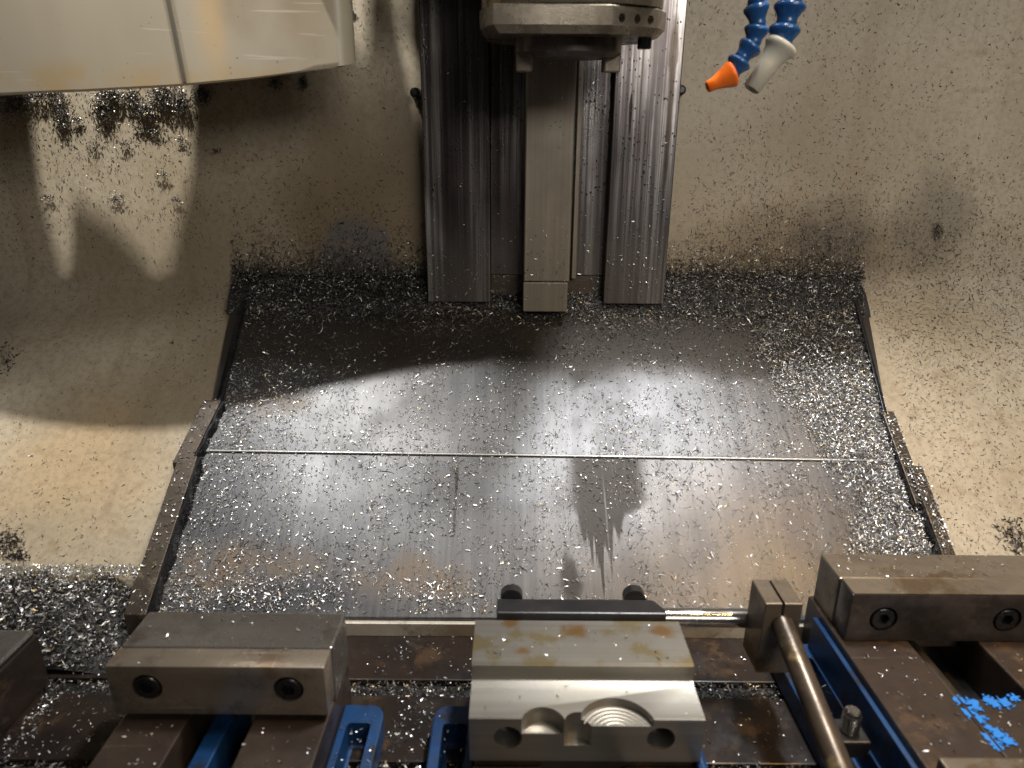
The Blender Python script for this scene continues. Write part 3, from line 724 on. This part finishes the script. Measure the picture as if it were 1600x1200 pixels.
NS = np.array([0, -SLOPE, 1.0]); NS /= np.linalg.norm(NS)
def nrm(P, n): return np.repeat(np.array([n]), len(P), 0)
zc_ = lambda X, Y: -.40 + SLOPE * (Y - .52) + np.where(Y > SEAM_L[1] + (SEAM_R[1] - SEAM_L[1]) * (X - SEAM_L[0]) / (SEAM_R[0] - SEAM_L[0]), .0012, -.001)

def cover_edges(py):
    xl = 384 - (py - 480) * .315; xr = 1335 + (py - 480) * .315; return xl, xr
def d_cover(px, py, X, Y):
    xl, xr = cover_edges(py); inside = (px > xl + 4) & (px < xr - 2) & (py < 958)
    n1 = fb_(X, Y, 9, 3); n2 = fb_(X, Y, 30, 5)
    d = .03 + .09 * sm(n2, .35, .75)
    d = d + .9 * sm(py, 545 - 40 * n1, 470) * (.5 + .5 * n2)
    d = d + .16 * sm(px, xl + 190 * n1 + 30, xl) * sm(py, 540, 600) + .06 * sm(px, 620, 380)
    edge = np.where(py < 560, 1150 + 40 * n1, np.where(py < 730, 1195 + (py - 560) * .55 + 70 * (n1 - .5), 1325 + 120 * (n1 - .5) + 40 * (n2 - .5)))
    d = d + .95 * sm(px, edge - 12, edge + 45) * sm(py, 480, 500)
    d = d + .25 * sm(py, 880, 910) * sm(px, 780, 650) * sm(n2, .35, .6)
    d = d * np.where((px > 890) & (px < 1000) & (py > 720) & (py < 930), .8, 1)
    return np.where(inside, d, 0)
P, px, py = sample(370000, -.47, .47, .515, .842, zc_, d_cover)
dense = np.zeros(len(P)); dense = np.maximum(dense, sm(py, 520, 470)); xl, xr = cover_edges(py); dense = np.maximum(dense, sm(px, xr - 170, xr - 40) * sm(py, 480, 520))
P[:, 2] += dense * RNG.random(len(P)) * .006
oily = (py < 600) & (RNG.random(len(P)) < sm(py, 600, 540))  # chips turned dark above the shadow edge to deepen it
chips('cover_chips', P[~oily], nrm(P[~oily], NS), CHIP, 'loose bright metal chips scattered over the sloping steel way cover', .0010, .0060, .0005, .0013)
chips('seam_chips', P[oily], nrm(P[oily], NS), CHIPD, 'oily metal chips darkened for the shadow under the column guide', .0011, .0066, .0004, .0012)

g = RNG.random(len(P)) < .012; P3 = P[g & (py > 470)]
chips('string_chips', P3, nrm(P3, NS), CHIP, 'longer curled chip strings lying among the fine chips on the cover', .007, .015, .0006, .0012, curl=2.6, lift=(.0008, .002))
# heap banked into the corner between way cover and wall
def bank(name, x0, x1, fy, n, wob, hgt):
    b = bmesh.new(); xs = np.linspace(x0, x1, n); G = []
    for i, x in enumerate(xs):
        row = []
        for j in range(9):
            f = j / 8; y = fy(x)[0] + (fy(x)[1] - fy(x)[0]) * f
            base = fy(x)[2](y); h = hgt * math.sin(math.pi * f) ** .7 * (.35 + wob * float(fb_(np.array([x]), np.array([y]), 22, 8)[0])) - .0015
            row.append(b.verts.new((x, y, base + h)))
        G.append(row)
    for i in range(n - 1):
        for j in range(8): b.faces.new([G[i][j], G[i + 1][j], G[i + 1][j + 1], G[i][j + 1]])
    return b
def wall_z(y):      # panel + wall surface used by the bank, as a function of depth
    return cz(y) + .001 if y < .846 else cz(.846) + (y - .846) * 1.5
xa, xb = at_Y(366, 440, .85).x, at_Y(1346, 450, .85).x
bk = obj('banked_swarf', bank('b', xa, xb, lambda x: (.815, .862, wall_z), 90, .9, .014), SOOT, None, True)
tag(bk, 'packed dark swarf banked along the seam between wall and way cover', 'metal chips', None, 'stuff')
n = 34000; X = RNG.uniform(xa - .004, xb + .006, n); f = RNG.random(n); Y = .812 + .0495 * f
Z = np.where(Y < .846, cz(Y) + .001, cz(.846) + (Y - .846) * 1.5) + .014 * np.sin(np.pi * np.clip((Y - .815) / .047, 0, 1)) ** .7 * (.35 + .9 * fb_(X, Y, 22, 8)) + RNG.random(n) * .002
up = RNG.random(n) < .42                                    # chips clinging to the upright wall above the bank
hw = np.minimum(RNG.exponential(1, n) * (.010 + .010 * fb_(X, X * 0, 14, 21)), .09)
P = np.stack([X, np.where(up, .8585 - .004 * RNG.random(n), Y), np.where(up, cz(.86) + .008 + hw, Z)], 1)
px, py = to_px(P); xlim = (px > 360) & (px < 1350); P = P[xlim]; up = up[xlim]
Nn = np.where(up[:, None], np.array([[0, -1.0, 0]]), NS[None]); chips('bank_chips', P, Nn, CHIPD, 'dark glinting chips heaped in the corner below the rear wall', .002, .0075, .0006, .0014, tilt=.6)

# chips stuck to the enclosure: wall above, panel below
def d_wall(px, py, X, Z):
    n1 = fb_(X, Z, 7, 31); n2 = fb_(X, Z, 26, 33)
    d = .05 + .12 * sm(n2, .35, .7)
    d = d + .55 * sm(py, 250, 430) * sm(px, 380, 520) * (.3 + n1) * np.where(px < 700, .55, .8) + .3 * sm(py, 170, 330) * sm(px, 1080, 1200) * (.2 + n1)
    d = d + .22 * sm(px, 330, 260) * sm(py, 420, 150)
    d = d * np.where(px > 1500, .8, 1) * np.where((px < 330) & (py > 380), .5, 1)
    hide = (px > 640) & (px < 1075) & (py < 500); return np.where(hide, 0, np.clip(d, 0, 1))
# the enclosure sheet as a curve: upright, fillet, slope
_off = -.014; _R = .075; _a = math.atan(SLOPE); _T = _R * math.tan((math.pi / 2 - _a) / 2)
_c = (.86 - _R, cz(.86) + _off + _T); L0 = .26 - _c[1]; L1_ = _R * (math.pi / 2 - _a); L2_ = (_c[0] + _R * math.sin(_a) - .556) / math.cos(_a)
def sheet_pt(sv):
    ang = -np.clip((sv - L0) / _R, 0, math.pi / 2 - _a); s2 = np.maximum(sv - L0 - L1_, 0)
    y = _c[0] + _R * np.cos(ang) - s2 * math.cos(_a); z = np.where(sv < L0, .26 - sv, _c[1] + _R * np.sin(ang) - s2 * math.sin(_a))
    return y, z, np.stack([0 * y, -np.cos(ang), -np.sin(ang)], 1)
def d_panel(px, py, X, Y):
    xl, xr = cover_edges(py); n1 = fb_(X, Y, 8, 41); n2 = fb_(X, Y, 28, 43)
    left = (px < xl - 26); right = px > xr + 24
    d = np.where(left, .04 + .06 * n2 + .30 * sm(px, xl - 170, xl - 20) * sm(py, 660, 450), 0)
    d = np.where(right, .22 + .25 * n2 + .3 * sm(py, 620, 480) - .12 * sm(py, 600, 760), d)
    return np.clip(d, 0, 1)
n = 270000; X = RNG.uniform(-.80, .80, n); sv = RNG.uniform(0, L0 + L1_ + L2_, n); y, z, Nn = sheet_pt(sv); P = np.stack([X, y, z], 1); px, py = to_px(P)
dn = np.where((py > 440) | ((px > 360) & (px < 1350) & (py > 425)), d_panel(px, py, X, y), d_wall(px, py, X, z)); k = RNG.random(n) < dn; P = P[k]; Nn = Nn[k]
chips('wall_chips', P, Nn, CHIPW, 'small dark chips stuck all over the beige rear wall and side panels', .0008, .0052, .0004, .0011, lift=(.0001, .0006))
zp = lambda X, Y: -.40 + SLOPE * (Y - .52) - .0135
# dark crusts on the sloping panels
cr = []
for (px_, py_, rx, ry, n) in ((12, 560, 16, 30, 120), (10, 850, 26, 26, 240), (60, 900, 40, 8, 120), (1580, 830, 26, 24, 150), (1595, 860, 18, 14, 90), (30, 870, 20, 10, 80), (270, 535, 3, 3, 6), (1480, 460, 6, 6, 10)):
    g = RNG.normal(size=(n, 2)) * .5; cr += [tuple(at_slope(px_ + a * rx, py_ + b * ry, -.0135)) for a, b in g]
P = np.array(cr); chips('crusted_chips', P, nrm(P, NS), CHIPW, 'dark crusts of matted chips on the sloping beige side panels', .002, .007, .0008, .002, tilt=.6)
# chips lying on the side rails
def on_rail(a, b_, wd, hh, s, n):
    (x0, y0), (x1, y1) = P2(*a), P2(*b_); f = RNG.random(n); g = RNG.random(n); X = x0 + (x1 - x0) * f + s * wd * g; Y = y0 + (y1 - y0) * f
    return np.stack([X, Y, -.40 + SLOPE * (Y - .52) + hh], 1)
P = np.concatenate([on_rail((348, 643), (300, 742), .019, .014, -1, 60), on_rail((312, 735), (232, 985), .02, .017, -1, 150), on_rail((1376, 655), (1428, 800), .013, .010, 1, 260), on_rail((1418, 745), (1476, 905), .013, .013, 1, 300)])
chips('rail_chips', P, nrm(P, NS), CHIP, 'bright chips lying on the stepped rails beside the way cover', .002, .006, .0006, .0014)
# chips on the column guide
def d_col(px, py): return .05 + .5 * sm(py, 330, 440)
cols = []
for (x0, x1, y) in ((669, 766, yo), (767, 817, yr), (818, 889, yc), (900, 943, yr), (943, 1037, yo)):
    n = int((x1 - x0) * 8); X = RNG.uniform(XY(x0, 460, y) + .002, XY(x1, 460, y) - .002, n); Z = RNG.uniform(zb + .004, .13, n); P = np.stack([X, np.full(n, y - .0004), Z], 1)
    px, py = to_px(P); cols.append(P[RNG.random(n) < d_col(px, py)])
P = np.concatenate(cols); chips('column_chips', P, nrm(P, (0, -1.0, 0)), CHIP, 'fine bright chips clinging to the vertical column guide', .0016, .0060, .0005, .0012)
# caked clumps hanging on the wall under the hood
cl = []
for (px_, py_, rx, ry, n) in ((20, 165, 26, 20, 420), (45, 150, 30, 10, 300), (95, 175, 14, 24, 330), (82, 148, 28, 8, 240), (160, 165, 18, 26, 480), (175, 148, 22, 10, 300), (205, 150, 16, 14, 240), (228, 172, 18, 16, 330), (255, 150, 24, 22, 560), (282, 158, 16, 20, 330), (315, 150, 18, 18, 300), (120, 188, 10, 6, 60),
                              (430, 130, 9, 11, 110), (474, 130, 8, 14, 130), (148, 228, 13, 9, 40), (195, 225, 14, 10, 45), (182, 310, 12, 5, 60), (78, 308, 11, 5, 40), (253, 274, 13, 5, 40), (275, 312, 8, 5, 36), (284, 218, 12, 7, 40), (215, 200, 12, 5, 40), (240, 205, 14, 6, 50), (338, 236, 12, 6, 25), (1466, 360, 7, 14, 90), (655, 165, 5, 9, 40), (8, 0, 2, 2, 4), (545, 10, 6, 8, 40)):
    n = int(n * 1.5); g = RNG.normal(size=(n, 2)) * .45; yy = .8585 - RNG.random(n) * (.008 if n > 200 else .003); q = [at_Y(px_ + a * rx, py_ + b * ry, y) for (a, b), y in zip(g, yy)]; cl += [tuple(v) for v in q]
P = np.array(cl); chips('caked_chips', P, nrm(P, (0, -1.0, 0)), CHIPD, 'oily clumps of curled chips caked on the wall beneath the turret hood', .002, .006, .0006, .0014, tilt=.9)
# chip heap in the trough behind the fixture block
def heap_z(X, Y): return -.4215 + .040 * np.clip(1 - ((Y - .535) / .08) ** 2, 0, 1) * (.55 + .7 * fb_(X, Y, 16, 61)) * sm(X, -.335, -.40)
b = bmesh.new(); xs = np.linspace(-.80, -.33, 60); ys = np.linspace(.462, .5525, 16); G = [[b.verts.new((x, y, float(heap_z(np.array([x]), np.array([y]))[0]))) for y in ys] for x in xs]
for i in range(59):
    for j in range(15): b.faces.new([G[i][j], G[i + 1][j], G[i + 1][j + 1], G[i][j + 1]])
hp = obj('swarf_heap', b, SOOT, None, True); tag(hp, 'heap of packed swarf in the trough behind the fixture block', 'metal chips', None, 'stuff')
n = 15000; X = RNG.uniform(-.80, -.34, n); Y = RNG.uniform(.462, .552, n); Z = heap_z(X, Y) + RNG.random(n) * .0025; P = np.stack([X, Y, Z], 1)
k = (RNG.random(n) < .15 + .85 * sm(Z, -.4205, -.411)) & ~((X < -.385) & (Y < .456)); P = P[k]
hm = RNG.random(len(P)) < .72
chips('heap_chips', P[hm], nrm(P[hm], (0, 0, 1.0)), CHIPD, 'oily dark chips packed through the heap beside the fixture block', .0025, .009, .0008, .002, tilt=.7)
P = P[~hm]
chips('heap_chips', P, nrm(P, (0, 0, 1.0)), CHIP, 'bright curled chips piled on the heap beside the fixture block', .003, .0095, .0009, .0022, tilt=.7)
# lip above the heap
n = 2600; X = RNG.uniform(-.80, -.335, n); f = RNG.random(n); Y = .5545 + .010 * f; P = np.stack([X, Y, zp(X, Y) + .002 * RNG.random(n)], 1); chips('lip_chips', P, nrm(P, NS), CHIP, 'line of chips along the folded lip of the sloping panel', .002, .006, .0006, .0014, tilt=.6)
# T slots packed with chips
SL = []
for yc_, cnt in ((.449, 5200), (.367, 3600)):
    X = RNG.uniform(-.55, .5, cnt); Y = yc_ + RNG.uniform(-.0085, .0085, cnt); Z = -.4255 + .004 * fb_(X, Y, 25, 71) + RNG.random(cnt) * .002; SL.append(np.stack([X, Y, Z], 1))
P = np.concatenate(SL); chips('slot_chips', P, nrm(P, (0, 0, 1.0)), CHIPD, 'chips packed into the T slots of the machine table', .002, .007, .0006, .0016, tilt=.7)
for yc_ in (.449, .367):
    o = obj('slot_fill', box(-.78, .78, yc_ - .0088, yc_ + .0088, -.4455, -.4262, 0), SOOT); tag(o, 'packed dark swarf filling a T slot of the table', 'metal chips', 'swarf in the T slots', 'stuff')
# loose chips on table, vises and jaws
LO = []
def scatter(n, x0, x1, y0, y1, z, cl=None):
    X = RNG.uniform(x0, x1, n); Y = RNG.uniform(y0, y1, n); LO.append(np.stack([X, Y, np.full(n, z)], 1))
scatter(90, -.126, -.03, .46, .515, -.42); scatter(260, -.096, -.06, .30, .44, -.42); scatter(60, -.126, -.098, .30, .40, -.398); scatter(20, -.055, -.03, .33, .40, -.398)
scatter(120, .135, .225, .30, .44, -.42); scatter(60, .135, .225, .46, .515, -.42); scatter(150, -.385, -.28, .46, .516, -.42); scatter(140, -.385, -.28, .378, .438, -.42)
scatter(26, -.272, -.13, .39, .42, -.3255); scatter(8, -.27, -.13, .368, .383, -.326); scatter(34, -.272, -.23, .30, .362, -.3725); scatter(26, -.18, -.13, .30, .362, -.3725)
scatter(36, -.02, .125, .38, .42, -.33); scatter(10, -.02, .125, .345, .372, -.3438); scatter(70, .272, .42, .463, .495, -.3172); scatter(60, .27, .32, .32, .436, -.362); scatter(40, .322, .376, .32, .38, -.3624); scatter(40, .378, .425, .32, .436, -.362)
scatter(40, -.50, -.40, .30, .45, -.3652); scatter(40, .23, .26, .34, .47, -.399); scatter(150, -.386, -.37, .36, .44, -.42)
P = np.concatenate(LO); chips('loose_chips', P, nrm(P, (0, 0, 1.0)), CHIP, 'single bright chips lying on the vises and the table between them', .0015, .0048, .0005, .0014)
